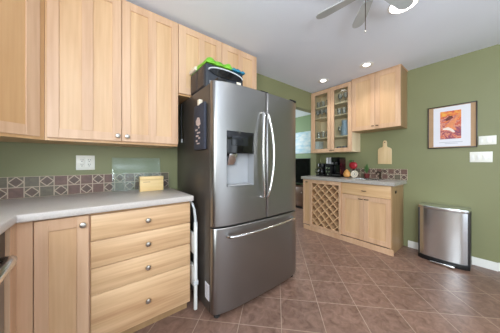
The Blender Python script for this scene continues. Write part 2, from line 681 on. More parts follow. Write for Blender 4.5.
# two-door cabinet
t = thing('wall_cabinet', 'maple two-door cabinet hung over the drawers, left of the refrigerator', 'cabinet', (0.15, 1.95, 1.31), 'maple wall cabinets')
obj('cabinet_body', M().box(-0.264, 0.5625, UY + 0.0205, WY - 0.002, 1.312, UZ1 + 0.012), MBODY, t)
for (u0, u1, kx) in ((-0.252, 0.1405, 0.118), (0.1445, 0.5615, 0.178)):
    mb = M(back_T(UY))
    shaker(mb, u0, u1, UZ0, UZ1, st=0.055, rt=0.06, rb=0.06, mull=True)
    d = obj('door', mb, [MV, MP], t)
    knob(d, (kx, UY, 1.367), '-Y')

# cabinet above the fridge
t = thing('wall_cabinet', 'short maple two-door cabinet mounted above the refrigerator', 'cabinet', (1.0, 1.95, 1.775), 'maple wall cabinets')
obj('cabinet_body', M().box(0.564, 1.474, UY + 0.0205, WY - 0.002, 1.776, UZ1 + 0.012), MBODY, t)
for (u0, u1, kx) in ((0.567, 1.003, 0.978), (1.009, 1.472, 1.036)):
    mb = M(back_T(UY))
    shaker(mb, u0, u1, 1.79, UZ1, st=0.066, rt=0.06, rb=0.06, mull=True)
    d = obj('door', mb, [MV, MP], t)
    knob(d, (kx, UY, 1.825), '-Y')

# base cabinets, back run ---------------------------------------------
FY = 1.475
t = thing('corner_base_cabinet', 'maple corner base cabinet with one door, beside the dishwasher', 'cabinet', (-0.25, 1.8, 0))
mb = M()
mb.box(LX + 0.004, -0.035, FY + 0.0205, WY - 0.004, 0.085, 0.868)
mb.box(LX + 0.004, -0.318, 1.385, FY + 0.0205, 0.085, 0.868)
mb.box(-0.318, -0.2635, FY + 0.002, FY + 0.0205, 0.085, 0.868)
obj('cabinet_body', mb, MV, t)
obj('toe_board', M().box(-0.36, -0.035, FY + 0.07, FY + 0.085, 0, 0.085), MSHADE, t)
mb = M(back_T(FY))
shaker(mb, -0.2595, -0.0415, 0.09, 0.862, st=0.052, rt=0.062, rb=0.06)
d = obj('door', mb, [MV, MP], t)
knob(d, (-0.066, FY, 0.812), '-Y')

t = thing('drawer_base_cabinet', 'maple base cabinet with a stack of four drawers, next to the refrigerator', 'cabinet', (0.27, 1.8, 0))
mb = M()
mb.box(-0.0345, 0.5665, FY + 0.0205, WY - 0.004, 0.085, 0.868)
obj('cabinet_body', mb, MBODY, t)
obj('toe_board', M().box(-0.0345, 0.5645, FY + 0.07, FY + 0.085, 0, 0.085), MSHADE, t)
zs = [0.858, 0.702, 0.5405, 0.379, 0.088]
for k in range(4):
    z1, z0 = zs[k] - 0.0015, zs[k + 1] + 0.0015
    mb = M().box(-0.0315, 0.5655, FY, FY + 0.02, z0, z1, 0.003, 0, 2)
    d = obj('drawer', mb, MH, t)
    knob(d, (0.269, FY, (0.777, 0.6165, 0.458, 0.231)[k]), '-Y')

# dishwasher on the left run
t = thing('dishwasher', 'stainless dishwasher with a bar handle under the left counter', 'dishwasher', (-0.65, 1.05, 0))
obj('dishwasher_body', M().box(-0.94, -0.352, 0.77, 1.372, 0.09, 0.866), DARKGREY, t)
obj('door_panel', M().box(-0.350, -0.330, 0.775, 1.368, 0.10, 0.74, 0.004), STEEL, t)
obj('control_panel', M().box(-0.350, -0.328, 0.775, 1.368, 0.745, 0.862, 0.004), BLACK, t)
obj('toe_board', M().box(-0.43, -0.42, 0.775, 1.37, 0, 0.088), BLACK, t)
pts = [(-0.329, 0.885, 0.762), (-0.30, 0.89, 0.770), (-0.277, 0.92, 0.778), (-0.267, 0.98, 0.783), (-0.265, 1.065, 0.785), (-0.267, 1.15, 0.783), (-0.277, 1.21, 0.778), (-0.30, 1.24, 0.770), (-0.329, 1.245, 0.762)]
obj('handle', M().tube(pts, 0.017, 12, 0, 1.15), CHROME, t)

# end panel of the left run
tag(obj('end_panel', M().box(-0.94, -0.325, 0.745, 0.766, 0, 0.868), MV), 'maple end panel closing the left counter run past the dishwasher', 'panel')

# countertop ----------------------------------------------------------
mb = M()
poly = [(LX + 0.002, WY - 0.002), (LX + 0.002, 0.72), (-0.312, 0.72), (-0.312, 1.444), (0.583, 1.444), (0.583, WY - 0.002)]
mb.prism(poly, 0.8725, 0.914, b=0.006)
tag(obj('countertop', mb, LAM), 'grey laminate countertop running along the back wall and turning left', 'countertop')


# tile band -----------------------------------------------------------
def tile_band(name, T, n, start, tw, th, z0, labels, rows=2):
    mb = M(T)
    h = rows * th
    mb.box(start, start + n * tw, 0, 0.008, z0, z0 + h, 0, 0)
    g = 0.003
    rng = random.Random(3)
    for r in range(rows):
        for k in range(n):
            u0, u1 = start + k * tw + g / 1, start + (k + 1) * tw - g / 1
            v0, v1 = z0 + r * th + g, z0 + (r + 1) * th - g
            y = -0.002
            c = rng.choice([1, 1, 2, 3]) if r else rng.choice([2, 3, 3, 1])
            if (k + r) % 2 == 0:
                mb.box(u0, u1, y, 0.001, v0, v1, 0, c)
            else:
                um, vm = (u0 + u1) / 2, (v0 + v1) / 2
                q = 0.0035
                mb.prism([(um, v0 + q), (u1 - q, vm), (um, v1 - q), (u0 + q, vm)], y, 0.001, 'Y', 4)
                a, bq = (u1 - u0) / 2 - q * 1.6, (v1 - v0) / 2 - q * 1.6
                for (cu, cv, su, sv) in ((u0, v0, 1, 1), (u1, v0, -1, 1), (u1, v1, -1, -1), (u0, v1, 1, -1)):
                    mb.prism([(cu, cv), (cu + su * a, cv), (cu, cv + sv * bq)], y, 0.001, 'Y', c)
    o = obj(name, mb, [GROUT, TILE_A, TILE_B, TILE_C, TILE_D], smooth=False)
    return tag(o, *labels)


tile_band('tile_backsplash', back_T(WY - 0.008), 20, 0.578 - 20 * 0.0765, 0.0765, 0.0765, 0.9145,
          ('two rows of brown and diamond-cut slate tiles along the left counter', 'backsplash'))
tile_band('tile_backsplash', bar_T(WX - 0.008), 10, -0.768 - 10 * 0.0765, 0.0765, 0.0765, 0.9195,
          ('short strip of reddish slate tiles behind the bar sink', 'backsplash'))


# outlet --------------------------------------------------------------
t = thing('wall_outlet', 'white double outlet plate on the green wall above the left tiles', 'outlet', (-0.08, WY, 1.165))
obj('cover_plate', M().box(-0.1385, -0.0195, WY - 0.006, WY - 0.0005, 1.107, 1.227, 0.002), PLATE, t)
for cx in (-0.102, -0.056):
    mb = M()
    mb.box(cx - 0.017, cx + 0.017, WY - 0.0085, WY - 0.005, 1.125, 1.209, 0.0015)
    r = obj('receptacle', mb, PLATE, t)
    mb = M()
    for cz in (1.148, 1.186):
        for dx in (-0.007, 0.005):
            mb.box(cx + dx, cx + dx + 0.0028, WY - 0.009, WY - 0.0083, cz, cz + 0.011)
        mb.box(cx - 0.003, cx + 0.003, WY - 0.009, WY - 0.0083, cz - 0.011, cz - 0.005)
    obj('socket_slots', mb, SLOT, r)

# glass board leaning on the tiles
T = Matrix.Translation((0, 2.055, 0.9155)) @ Matrix.Rotation(math.radians(-6.5), 4, 'X')
mb = M(T)
mb.box(0.098, 0.490, 0, 0.005, 0, 0.297, 0.0015)
tag(obj('glass_cutting_board', mb, FROST), 'clear textured glass cutting board leaning against the tiled wall', 'cutting board')

# wooden box
t = thing('wooden_box', 'small pale wooden box standing in front of the glass board', 'box', (0.37, 1.93, 0.9145))
obj('box_body', M().box(0.288, 0.478, 1.905, 1.965, 0.9145, 1.012, 0.002), BOXW, t)
obj('lid', M().box(0.287, 0.479, 1.904, 1.966, 1.0135, 1.045, 0.003), BOXW, t)
obj('finger_slot', M().box(0.312, 0.368, 1.9035, 1.9055, 0.994, 0.999), MSHADE, t)

# ------------------------------------------------------------------ refrigerator
FX0, FX1, FTOP = 0.662, 1.612, 1.776


def fy(x):
    tt = (x - (FX0 + FX1) / 2) / ((FX1 - FX0) / 2)
    return 1.236 + 0.016 * tt * tt + 0.034 * abs(tt) ** 8


def bowed_panel(mb, x0, x1, z0, z1, yb, hole=None, rz=0.006):
    """solid door slab with a bowed front following fy(); optional rectangular hole in the front"""
    xs = [x0 + (x1 - x0) * i / 28 for i in range(29)]
    end = 0.018
    for e in (0.002, 0.005, 0.010, end):
        xs += [x0 + e, x1 - e]
    zz = [z0, z0 + rz, z1 - rz, z1]
    if hole:
        xs += [hole[0], hole[1]]
        zz += [hole[2], hole[3]]
        xs = [x for x in xs if x in (hole[0], hole[1]) or min(abs(x - hole[0]), abs(x - hole[1])) > 0.004]
    xs = sorted(set(round(x, 5) for x in xs))
    zz = sorted(set(round(z, 5) for z in zz))

    def Y(x, z):
        y = fy(x)
        d = min(x - x0, x1 - x)
        if d < end:
            y += 0.014 * (1 - math.sqrt(max(0, 1 - (1 - d / end) ** 2)))
        if z in (zz[0], zz[-1]):
            y += rz * 0.8
        return y
    bm = mb.bm
    V = {(i, j): bm.verts.new((x, Y(x, z), z)) for i, x in enumerate(xs) for j, z in enumerate(zz)}
    for i in range(len(xs) - 1):
        for j in range(len(zz) - 1):
            cx, cz = (xs[i] + xs[i + 1]) / 2, (zz[j] + zz[j + 1]) / 2
            if hole and hole[0] < cx < hole[1] and hole[2] < cz < hole[3]:
                continue
            bm.faces.new((V[i, j], V[i + 1, j], V[i + 1, j + 1], V[i, j + 1]))
    nx, nz = len(xs) - 1, len(zz) - 1
    B = {}
    ring = [(i, 0) for i in range(nx)] + [(nx, j) for j in range(nz)] + [(i, nz) for i in range(nx, 0, -1)] + [(0, j) for j in range(nz, 0, -1)]
    for (i, j) in ring:
        B[i, j] = bm.verts.new((xs[i], yb, zz[j]))
    n = len(ring)
    for k in range(n):
        a, b2 = ring[k], ring[(k + 1) % n]
        bm.faces.new((V[a], B[a], B[b2], V[b2]))
    bm.faces.new([B[r] for r in ring])


fr = thing('refrigerator', 'large stainless french-door refrigerator with water dispenser and bottom freezer', 'refrigerator', (1.14, 1.7, 0))
obj('fridge_body', M().box(FX0, FX1, 1.335, 2.085, 0.035, 1.765, 0.004), FSIDE, fr)
obj('toe_grille', M().box(FX0 + 0.03, FX1 - 0.03, 1.315, 1.334, 0.02, 0.07), BLACK, fr)
for x in (FX0 + 0.05, FX1 - 0.05):
    for y in (1.315, 2.0):
        obj('foot', M().lathe([(0.02, 0), (0.024, 0.004), (0.024, 0.022), (0.012, 0.03), (0.012, 0.045)], (x, y, 0.0), 'Z', 14), DARKGREY, fr)
HOLE = (0.760, 1.010, 0.985, 1.410)
SEAM = 1.157
mb = M()
bowed_panel(mb, FX0, SEAM - 0.003, 0.69, FTOP, 1.325, HOLE)
ld = obj('left_door', mb, STEEL, fr, fix=False)
mb = M()
bowed_panel(mb, SEAM + 0.003, FX1, 0.69, FTOP, 1.325)
rd = obj('right_door', mb, STEEL, fr, fix=False)
mb = M()
bowed_panel(mb, FX0, FX1, 0.045, 0.678, 1.325)
fd = obj('freezer_drawer', mb, STEEL, fr, fix=False)
obj('door_gasket', M().box(FX0 + 0.012, FX1 - 0.012, 1.326, 1.334, 0.08, 1.755), DARKGREY, fr)
# dispenser in the left door
mb = M()
yb = 1.318
x0, x1, z0, z1 = HOLE
mb.quad((x0, yb, z0), (x1, yb, z0), (x1, yb, z1), (x0, yb, z1))
for (xa, xb) in ((x0, x0), (x1, x1)):
    mb.quad((xa, fy(xa) - 0.0005, z0), (xa, yb, z0), (xa, yb, z1), (xa, fy(xa) - 0.0005, z1))
mb.quad((x0, fy(x0), z0), (x1, fy(x1), z0), (x1, yb, z0), (x0, yb, z0))
mb.quad((x0, fy(x0), z1), (x1, fy(x1), z1), (x1, yb, z1), (x0, yb, z1))
rec = obj('dispenser_recess', mb, mat('recess_grey', srgb(158, 160, 164), 0.35, noise=0.02), ld, smooth=False)
mb = M()
mb.prism([(x0 + 0.001, fy(x0) - 0.005), (x1 - 0.001, fy(x1) - 0.005), (x1 - 0.001, yb - 0.002), (x0 + 0.001, yb - 0.002)], 1.24, 1.409, b=0.003)
obj('control_panel', mb, GLOSSBLACK, ld)
obj('display', M().box(0.80, 0.965, fy(0.88) - 0.0055, fy(0.88) - 0.0015, 1.30, 1.375, 0.001), mat('display_grey', srgb(30, 32, 36), 0.15, noise=0.05), ld)
obj('spout', M().box(0.80, 0.865, 1.275, 1.316, 1.222, 1.24, 0.004), BLACK, ld)
mb = M()
mb.prism([(1.262, 1.236), (1.272, 1.236), (1.306, 1.155), (1.296, 1.148)], 0.793, 0.868, 'X', b=0.003)
obj('dispenser_paddle', mb, CHROME, ld)
obj('drip_tray', M().box(0.77, 1.0, 1.246, 1.316, 0.986, 0.998, 0.003), GREY, ld)


def arc_pts(a, m_, b, n=14):
    a, m_, b = Vector(a), Vector(m_), Vector(b)
    c = m_ * 2 - (a + b) * 0.5
    return [(a * (1 - s) ** 2 + c * 2 * s * (1 - s) + b * s ** 2) for s in [i / n for i in range(n + 1)]]


def fridge_handle(parent, xe, xm):
    pts = arc_pts((xe, 1.205, 1.575), (xm, 1.187, 1.235), (xe, 1.205, 0.89))
    top = [(xe, 1.236, 1.592), (xe, 1.215, 1.588)]
    bot = [(xe, 1.215, 0.877), (xe, 1.236, 0.873)]
    mb = M().tube(top + [tuple(p) for p in pts] + bot, 0.0108, 12, up=(1, 0, 0), sx=1.0)
    return obj('handle', mb, CHROME, parent)


fridge_handle(ld, 1.100, 1.072)
fridge_handle(rd, 1.148, 1.196)
pts = arc_pts((0.775, 1.205, 0.618), (1.10, 1.176, 0.622), (1.48, 1.207, 0.63), 18)
pts = [(0.762, 1.244, 0.615), (0.764, 1.22, 0.617)] + [tuple(p) for p in pts] + [(1.492, 1.222, 0.63), (1.494, 1.246, 0.63)]
obj('handle', M().tube(pts, 0.0108, 12), CHROME, fd)
for (xa, xb) in ((FX0 + 0.03, FX0 + 0.11), (1.115, 1.20), (FX1 - 0.11, FX1 - 0.02)):
    obj('hinge_cover', M().box(xa, xb, 1.262, 1.38, 1.7755, 1.796, 0.005), BLACK, fr)
o = obj('rating_label', M().box(FX0 - 0.0012, FX0 + 0.0004, 1.34, 1.412, 0.118, 0.243), PAPER, fr)
o['label'] = 'small white paper label'
mb = M()
for k in range(11):
    mb.box(FX0 - 0.0018, FX0 - 0.0011, 1.352 + (k % 2) * 0.004, 1.400 - (k % 3) * 0.004, 0.132 + k * 0.009, 0.1355 + k * 0.009)
obj('label_lines', mb, INK, o)

# quilted cloth hanging on the fridge side
t = thing('hanging_pot_holder', 'navy printed cloth pad hanging from a clip on the refrigerator side', 'pot holder', (0.655, 1.47, 1.28))
mb = M().box(0.632, 0.6575, 1.368, 1.572, 1.27, 1.635, 0.011, 0, 3)
c = obj('cloth_pad', mb, NAVY, t)
mb = M()
xq = 0.6316
mb.prism([(1.43, 1.47), (1.47, 1.455), (1.515, 1.475), (1.52, 1.505), (1.49, 1.53), (1.455, 1.525), (1.44, 1.50)], xq - 0.001, xq, 'X')
for k, (ya, yb_, za, zb) in enumerate(((1.45, 1.475, 1.44, 1.452), (1.49, 1.53, 1.425, 1.438), (1.44, 1.50, 1.40, 1.412), (1.47, 1.52, 1.375, 1.388), (1.44, 1.47, 1.355, 1.37), (1.49, 1.52, 1.335, 1.35), (1.45, 1.50, 1.315, 1.325))):
    mb.box(xq - 0.001, xq, ya, yb_, za, zb)
obj('print', mb, PRINT, c)
obj('clip', M().box(0.630, 0.6605, 1.455, 1.49, 1.625, 1.672, 0.004), CREAM, t)
o = obj('hanging_strap', M().tube([(0.655, 1.93, 1.75), (0.650, 1.93, 1.60), (0.651, 1.925, 1.42), (0.652, 1.92, 1.40)], 0.005, 8, up=(0, 1, 0)).tube([(0.652, 1.92, 1.40), (0.652, 1.92, 1.365)], 0.008, 8, 1, up=(0, 1, 0)), [BLACK, PIPING])
tag(o, 'thin black cord with a pale tip hanging on the refrigerator side beside the wall cabinet', 'cord')

# cooler bag and folded bag on the fridge
BX0, BX1, BY0, BY1, BZ0, BZ1 = 0.668, 1.035, 1.415, 1.735, 1.7665, 1.965
t = thing('cooler_bag', 'black box-shaped cooler bag lying on top of the refrigerator', 'bag', (0.85, 1.58, BZ0))


def puff(p):
    return p


mb = M()
mb.box(BX0, BX1, BY0, BY1, BZ0, BZ1, 0.022, 0, 4)
body = obj('bag_body', mb, SLATEBAG, t)
mb = M()
mb.box(BX0 - 0.006, BX0 + 0.004, BY0 + 0.025, BY0 + 0.15, BZ0 + 0.015, BZ1 - 0.02, 0.004)
mb.box(BX0 - 0.006, BX0 + 0.004, BY0 + 0.165, BY1 - 0.02, BZ0 + 0.015, BZ1 - 0.02, 0.004)
o = obj('side_panel', mb, BROWNBLK, t)
o['label'] = 'dark brown side panels'
cx, cz = 0.855, 1.905
pts = [(cx - 0.165 * math.cos(a), BY0 - 0.005, cz + 0.041 * math.sin(a)) for a in [PI * k / 20 for k in range(21)]]
obj('piping', M().tube(pts, 0.006, 8), PIPING, t)
prof = [(cx + 0.158 * math.cos(a), cz + 0.034 * math.sin(a)) for a in [2 * PI * k / 28 for k in range(28)]]
obj('oval_pocket', M().prism(prof, BY0 - 0.008, BY0 + 0.004, 'Y'), GLOSSBLACK, t)
o = obj('front_stripe', M().box(0.70, 0.82, BY0 - 0.004, BY0 + 0.003, 1.80, 1.825, 0.001), GREY, t)
mb = M()
mb.box(BX1 - 0.075, BX1 - 0.03, BY0 - 0.006, BY0 + 0.002, 1.84, 1.875, 0.002)
obj('badge', mb, CREAM, t)
mb = M()
mb.box(BX1 - 0.006, BX1 + 0.008, BY0 + 0.02, BY0 + 0.06, 1.79, 1.93, 0.003)
obj('side_strap', mb, BLACK, t)

t = thing('folded_shopping_bag', 'crumpled lime green and teal shopping bag draped over the black cooler bag', 'bag', (0.85, 1.58, BZ1))


def wavy(x0, x1, y0, y1, zt, amp, seed, nx=26, ny=14, drop=0.03):
    rng = random.Random(seed)
    ph = [rng.uniform(0, 6) for _ in range(6)]
    mb = M()
    bm = mb.bm
    top, bot = {}, {}
    for i in range(nx + 1):
        for j in range(ny + 1):
            u, v = i / nx, j / ny
            x, y = x0 + (x1 - x0) * u, y0 + (y1 - y0) * v
            e = min(u, 1 - u, v, 1 - v)
            ed = min(1, e / 0.14)
            z = zt * (0.35 + 0.65 * math.sqrt(1 - (1 - ed) ** 2)) + amp * (math.sin(u * 9 + ph[0] + v * 3) + 0.6 * math.sin(u * 17 + ph[1] - v * 6) + 0.5 * math.sin(v * 13 + ph[2])) * (0.3 + 0.7 * ed)
            z = max(z, 0.004)
            top[i, j] = bm.verts.new((x, y + 0.004 * math.sin(u * 20 + ph[3]), BZ1 + 0.001 + z))
            bot[i, j] = bm.verts.new((x, y + 0.004 * math.sin(u * 20 + ph[3]), BZ1 + 0.001))
    for i in range(nx):
        for j in range(ny):
            bm.faces.new((top[i, j], top[i + 1, j], top[i + 1, j + 1], top[i, j + 1]))
            bm.faces.new((bot[i, j], bot[i, j + 1], bot[i + 1, j + 1], bot[i + 1, j]))
    for i in range(nx):
        for j in (0, ny):
            bm.faces.new((top[i, j], bot[i, j], bot[i + 1, j], top[i + 1, j]))
    for j in range(ny):
        for i in (0, nx):
            bm.faces.new((top[i, j], top[i, j + 1], bot[i, j + 1], bot[i, j]))
    return mb


o = obj('green_side', wavy(0.675, 0.925, 1.41, 1.735, 0.045, 0.010, 2), BAGG, t)
o['label'] = 'lime green part'
o = obj('teal_side', wavy(0.905, 1.048, 1.405, 1.72, 0.035, 0.008, 5, 12), BAGT, t)
o['label'] = 'teal part'
o = tag(obj('folded_paper_bag', M().box(0.655, 0.69, 1.60, 1.74, 1.967, 2.0, 0.01, 0, 3), CREAM), 'small cream paper packet tucked at the left end beside the green bag', 'packet')

# ------------------------------------------------------------------ folded step ladder in the gap
t = thing('step_ladder', 'white folded step ladder in the gap between drawers and refrigerator', 'step ladder', (0.615, 1.65, 0))
mb = M()
mb.box(0.597, 0.623, 1.466, 1.488, 0.004, 0.70, 0.006)
obj('rail', mb, WHITE, t)
mb = M().box(0.597, 0.623, 1.80, 1.822, 0.004, 0.70, 0.006)
obj('rail', mb, WHITE, t)
pts = [(0.612, 1.475, 0.66), (0.606, 1.474, 0.74), (0.598, 1.474, 0.80), (0.594, 1.49, 0.835), (0.594, 1.54, 0.85), (0.594, 1.75, 0.85), (0.594, 1.80, 0.835), (0.598, 1.812, 0.80), (0.606, 1.812, 0.74), (0.612, 1.811, 0.66)]
obj('grab_rail', M().tube(pts, 0.010, 10), PIPING, t)
for z in (0.18, 0.44):
    obj('tread', M().box(0.598, 0.622, 1.4885, 1.7995, z, z + 0.16, 0.006), WHITE, t)
for y in (1.477, 1.811):
    obj('hinge', M().box(0.592, 0.630, y - 0.014, y + 0.014, 0.20, 0.235, 0.004), PIPING, t)

# ------------------------------------------------------------------ bar on the right wall
BXF = 2.905      # door faces
BEND = 2.107
BOUT = 2.158   # the bar's left end wraps past the doorway jamb


def barbox(mb, y0, y1, z0, z1, x0, x1, b=0.0, m=0):
    return mb.box(x0, x1, y0, y1, z0, z1, b, m)


def pull(parent, c, w, mat_=DARKMETAL):
    """small bar pull across Y at face X=c[0]"""
    x, y, z = c
    pts = [(x, y - w / 2, z), (x - 0.016, y - w / 2 + 0.004, z), (x - 0.020, y - w / 2 + 0.014, z), (x - 0.020, y + w / 2 - 0.014, z), (x - 0.016, y + w / 2 - 0.004, z), (x, y + w / 2, z)]
    return obj('handle', M().tube(pts, 0.0055, 8), mat_, parent)


# narrow cabinet
t = thing('narrow_base_cabinet', 'narrow maple cabinet at the left end of the bar, beside the wine rack', 'cabinet', (3.1, 2.04, 0))
obj('cabinet_body', M().prism([(BXF + 0.0205, 1.997), (WX - 0.004, 1.997), (WX - 0.004, BEND), (OX1 - 0.004, BEND), (OX1 - 0.004, BOUT), (BXF + 0.0205, BOUT)], 0.075, 0.872), MBODY, t)
obj('toe_board', M().box(BXF - 0.022, BXF - 0.002, 1.997, BOUT - 0.03, 0, 0.07), MV, t)
d = obj('door', shaker(M(bar_T(BXF)), -BOUT + 0.002, -1.999, 0.08, 0.868, st=0.03, rt=0.05, rb=0.05), [MV, MP], t)
pull(d, (BXF, 2.078, 0.825), 0.035)

# wine rack cabinet
t = thing('wine_rack_cabinet', 'maple wine rack with an open diagonal lattice in the bar', 'wine rack', (3.1, 1.7, 0))
mb = M()
y0, y1 = 1.462, 1.995
mb.box(BXF + 0.001, WX - 0.004, y1 - 0.018, y1, 0.075, 0.872)
mb.box(BXF + 0.001, WX - 0.004, y0, y0 + 0.018, 0.075, 0.872)
mb.box(BXF + 0.001, WX - 0.004, y0 + 0.018, y1 - 0.018, 0.075, 0.093)
mb.box(BXF + 0.001, WX - 0.004, y0 + 0.018, y1 - 0.018, 0.854, 0.872)
mb.box(WX - 0.012, WX - 0.004, y0 + 0.018, y1 - 0.018, 0.093, 0.854)
obj('cabinet_body', mb, MBODY, t)
mb = M()
mb.box(BXF - 0.018, BXF, y1 - 0.030, y1, 0.075, 0.868)
mb.box(BXF - 0.018, BXF, y0, y0 + 0.030, 0.075, 0.868)
mb.box(BXF - 0.018, BXF, y0 + 0.03, y1 - 0.03, 0.075, 0.11)
mb.box(BXF - 0.018, BXF, y0 + 0.03, y1 - 0.03, 0.812, 0.868)
obj('face_frame', mb, MV, t)
mb = M()
ya, yb2, za, zb = y0 + 0.02, y1 - 0.02, 0.095, 0.852


def clip_line(p, d):
    lo, hi = -9, 9
    for q, dd, mn, mxx in ((p[0], d[0], ya, yb2), (p[1], d[1], za, zb)):
        a, b2 = (mn - q) / dd, (mxx - q) / dd
        lo, hi = max(lo, min(a, b2)), min(hi, max(a, b2))
    return (lo, hi) if hi - lo > 0.03 else None


th = 0.0065
for sgn in (1, -1):
    d2 = (math.sqrt(0.5), sgn * math.sqrt(0.5))
    nrm = (-d2[1], d2[0])
    for k in range(-12, 13):
        off = k * 0.098 + 0.03
        p = ((ya + yb2) / 2 + nrm[0] * off, (za + zb) / 2 + nrm[1] * off)
        r = clip_line(p, d2)
        if not r:
            continue
        a = (p[0] + d2[0] * r[0], p[1] + d2[1] * r[0])
        b2 = (p[0] + d2[0] * r[1], p[1] + d2[1] * r[1])
        mb.prism([(a[0] - nrm[0] * th, a[1] - nrm[1] * th), (b2[0] - nrm[0] * th, b2[1] - nrm[1] * th),
                  (b2[0] + nrm[0] * th, b2[1] + nrm[1] * th), (a[0] + nrm[0] * th, a[1] + nrm[1] * th)], BXF - 0.004 + 0.001 * sgn, BXF + 0.26, 'X')
obj('lattice', mb, MP, t)
obj('toe_board', M().box(BXF - 0.022, BXF - 0.002, y0, y1, 0, 0.07), MV, t)

# sink base
t = thing('sink_base_cabinet', 'maple two-door cabinet with a wide drawer front under the bar sink', 'cabinet', (3.1, 1.14, 0))
yl, yr = 1.460, 0.826
mb = M()
mb.box(BXF + 0.0205, WX - 0.004, yr + 0.018, yl, 0.075, 0.872)
obj('cabinet_body', mb, MBODY, t)
obj('side_panel', M().box(BXF + 0.002, WX - 0.004, yr - 0.012, yr + 0.0175, 0.0, 0.872), MSHADE, t)
obj('toe_board', M().box(BXF - 0.022, BXF - 0.002, yr - 0.03, yl, 0, 0.07), MV, t)
d = obj('drawer', M().box(BXF, BXF + 0.02, yr, yl - 0.002, 0.700, 0.864, 0.003), MHY, t)
pull(d, (BXF, 1.142, 0.772), 0.05)
d = obj('door', shaker(M(bar_T(BXF)), -yl + 0.002, -1.146, 0.08, 0.695, st=0.055), [MV, MP], t)
pull(d, (BXF, 1.185, 0.655), 0.05)
d = obj('door', shaker(M(bar_T(BXF)), -1.142, -yr, 0.08, 0.695, st=0.055), [MV, MP], t)
pull(d, (BXF, 1.112, 0.655), 0.05)
t = thing('side_outlet', 'small bronze outlet plate on the right end of the bar', 'outlet', (3.05, yr, 0.78))
obj('cover_plate', M().box(3.015, 3.075, yr - 0.017, yr - 0.0125, 0.765, 0.80, 0.001), DARKMETAL, t)
obj('receptacle', M().box(3.03, 3.06, yr - 0.019, yr - 0.0165, 0.773, 0.792, 0.001), BLACK, t)

# bar countertop with sink cut-out
mb = M()
SX0, SX1, SY0, SY1 = 3.02, 3.25, 1.02, 1.38
zt0, zt1 = 0.874, 0.9185
cx0, cx1, cy0, cy1 = 2.868, WX - 0.002, 0.778, BEND
mb.box(cx0, OX1 - 0.002, BEND, BOUT + 0.012, zt0, zt1)
for (xa, xb, ya_, yb_) in ((cx0, SX0, cy0, cy1), (SX1, cx1, cy0, cy1), (SX0, SX1, cy0, SY0), (SX0, SX1, SY1, cy1)):
    mb.box(xa, xb, ya_, yb_, zt0, zt1)
tag(obj('bar_countertop', mb, BARLAM), 'speckled grey countertop on the maple bar cabinets', 'countertop')
t = thing('bar_sink', 'small stainless bar sink set in the speckled countertop', 'sink', (3.135, 1.2, 0.90))
mb = M()
for (xa, xb, ya_, yb_) in ((SX0 - 0.015, SX0 + 0.012, SY0 - 0.015, SY1 + 0.015), (SX1 - 0.012, SX1 + 0.015, SY0 - 0.015, SY1 + 0.015), (SX0 + 0.012, SX1 - 0.012, SY0 - 0.015, SY0 + 0.012), (SX0 + 0.012, SX1 - 0.012, SY1 - 0.012, SY1 + 0.015)):
    mb.box(xa, xb, ya_, yb_, zt1 + 0.0005, zt1 + 0.006, 0.0015)
obj('rim', mb, CHROME, t)
mb = M()
a0, a1, b0, b1, zb_ = SX0 + 0.008, SX1 - 0.008, SY0 + 0.008, SY1 - 0.008, 0.90
for (xa, xb, ya_, yb_) in ((a0, a0 + 0.004, b0, b1), (a1 - 0.004, a1, b0, b1), (a0 + 0.004, a1 - 0.004, b0, b0 + 0.004), (a0 + 0.004, a1 - 0.004, b1 - 0.004, b1)):
    mb.box(xa, xb, ya_, yb_, 0.876, zt1)
mb.box(a0, a1, b0, b1, 0.873, 0.876)
obj('basin', mb, CHROME, t)
t = thing('bar_faucet', 'dark faucet standing behind the bar sink', 'faucet', (3.30, 1.07, 0.92))
obj('faucet_base', M().lathe([(0.022, 0), (0.022, 0.008), (0.014, 0.014), (0.013, 0.075), (0.016, 0.082), (0.015, 0.10), (0.006, 0.106)], (3.30, 1.07, zt1 + 0.0005), 'Z', 16), DARKMETAL, t)
obj('spout', M().tube([(3.30, 1.07, 0.985), (3.275, 1.075, 1.022), (3.24, 1.08, 1.032), (3.205, 1.087, 1.02), (3.19, 1.09, 0.995)], 0.0095, 10), DARKMETAL, t)
obj('lever', M().tube([(3.30, 1.07, 1.02), (3.31, 1.045, 1.045), (3.315, 1.01, 1.055)], 0.006, 8), DARKMETAL, t)

# ------------------------------------------------------------------ bar wall cabinets
UXF = 3.075
t = thing('glass_door_cabinet', 'tall maple wall cabinet with two glass doors, full of glassware', 'cabinet', (3.25, 1.74, 1.33))
gy0, gy1, gz0, gz1 = 1.384, 2.106, 1.336, 2.425
mb = M()
xb = WX - 0.003
mb.box(UXF + 0.0205, xb, gy1 - 0.018, gy1, gz0, gz1)
mb.box(UXF + 0.0205, xb, gy0, gy0 + 0.018, gz0, gz1)
mb.box(UXF + 0.0205, xb, gy0 + 0.018, gy1 - 0.018, gz0, gz0 + 0.018)
mb.box(UXF + 0.0205, xb, gy0 + 0.018, gy1 - 0.018, gz1 - 0.018, gz1)
mb.box(xb - 0.008, xb, gy0 + 0.018, gy1 - 0.018, gz0 + 0.018, gz1 - 0.018)
obj('cabinet_body', mb, MLIGHT, t)
SH = [2.147, 1.954, 1.600]
for z in SH:
    obj('shelf', M().box(UXF + 0.03, xb - 0.009, gy0 + 0.019, gy1 - 0.019, z - 0.018, z), MLIGHT, t)
ymid = 1.727
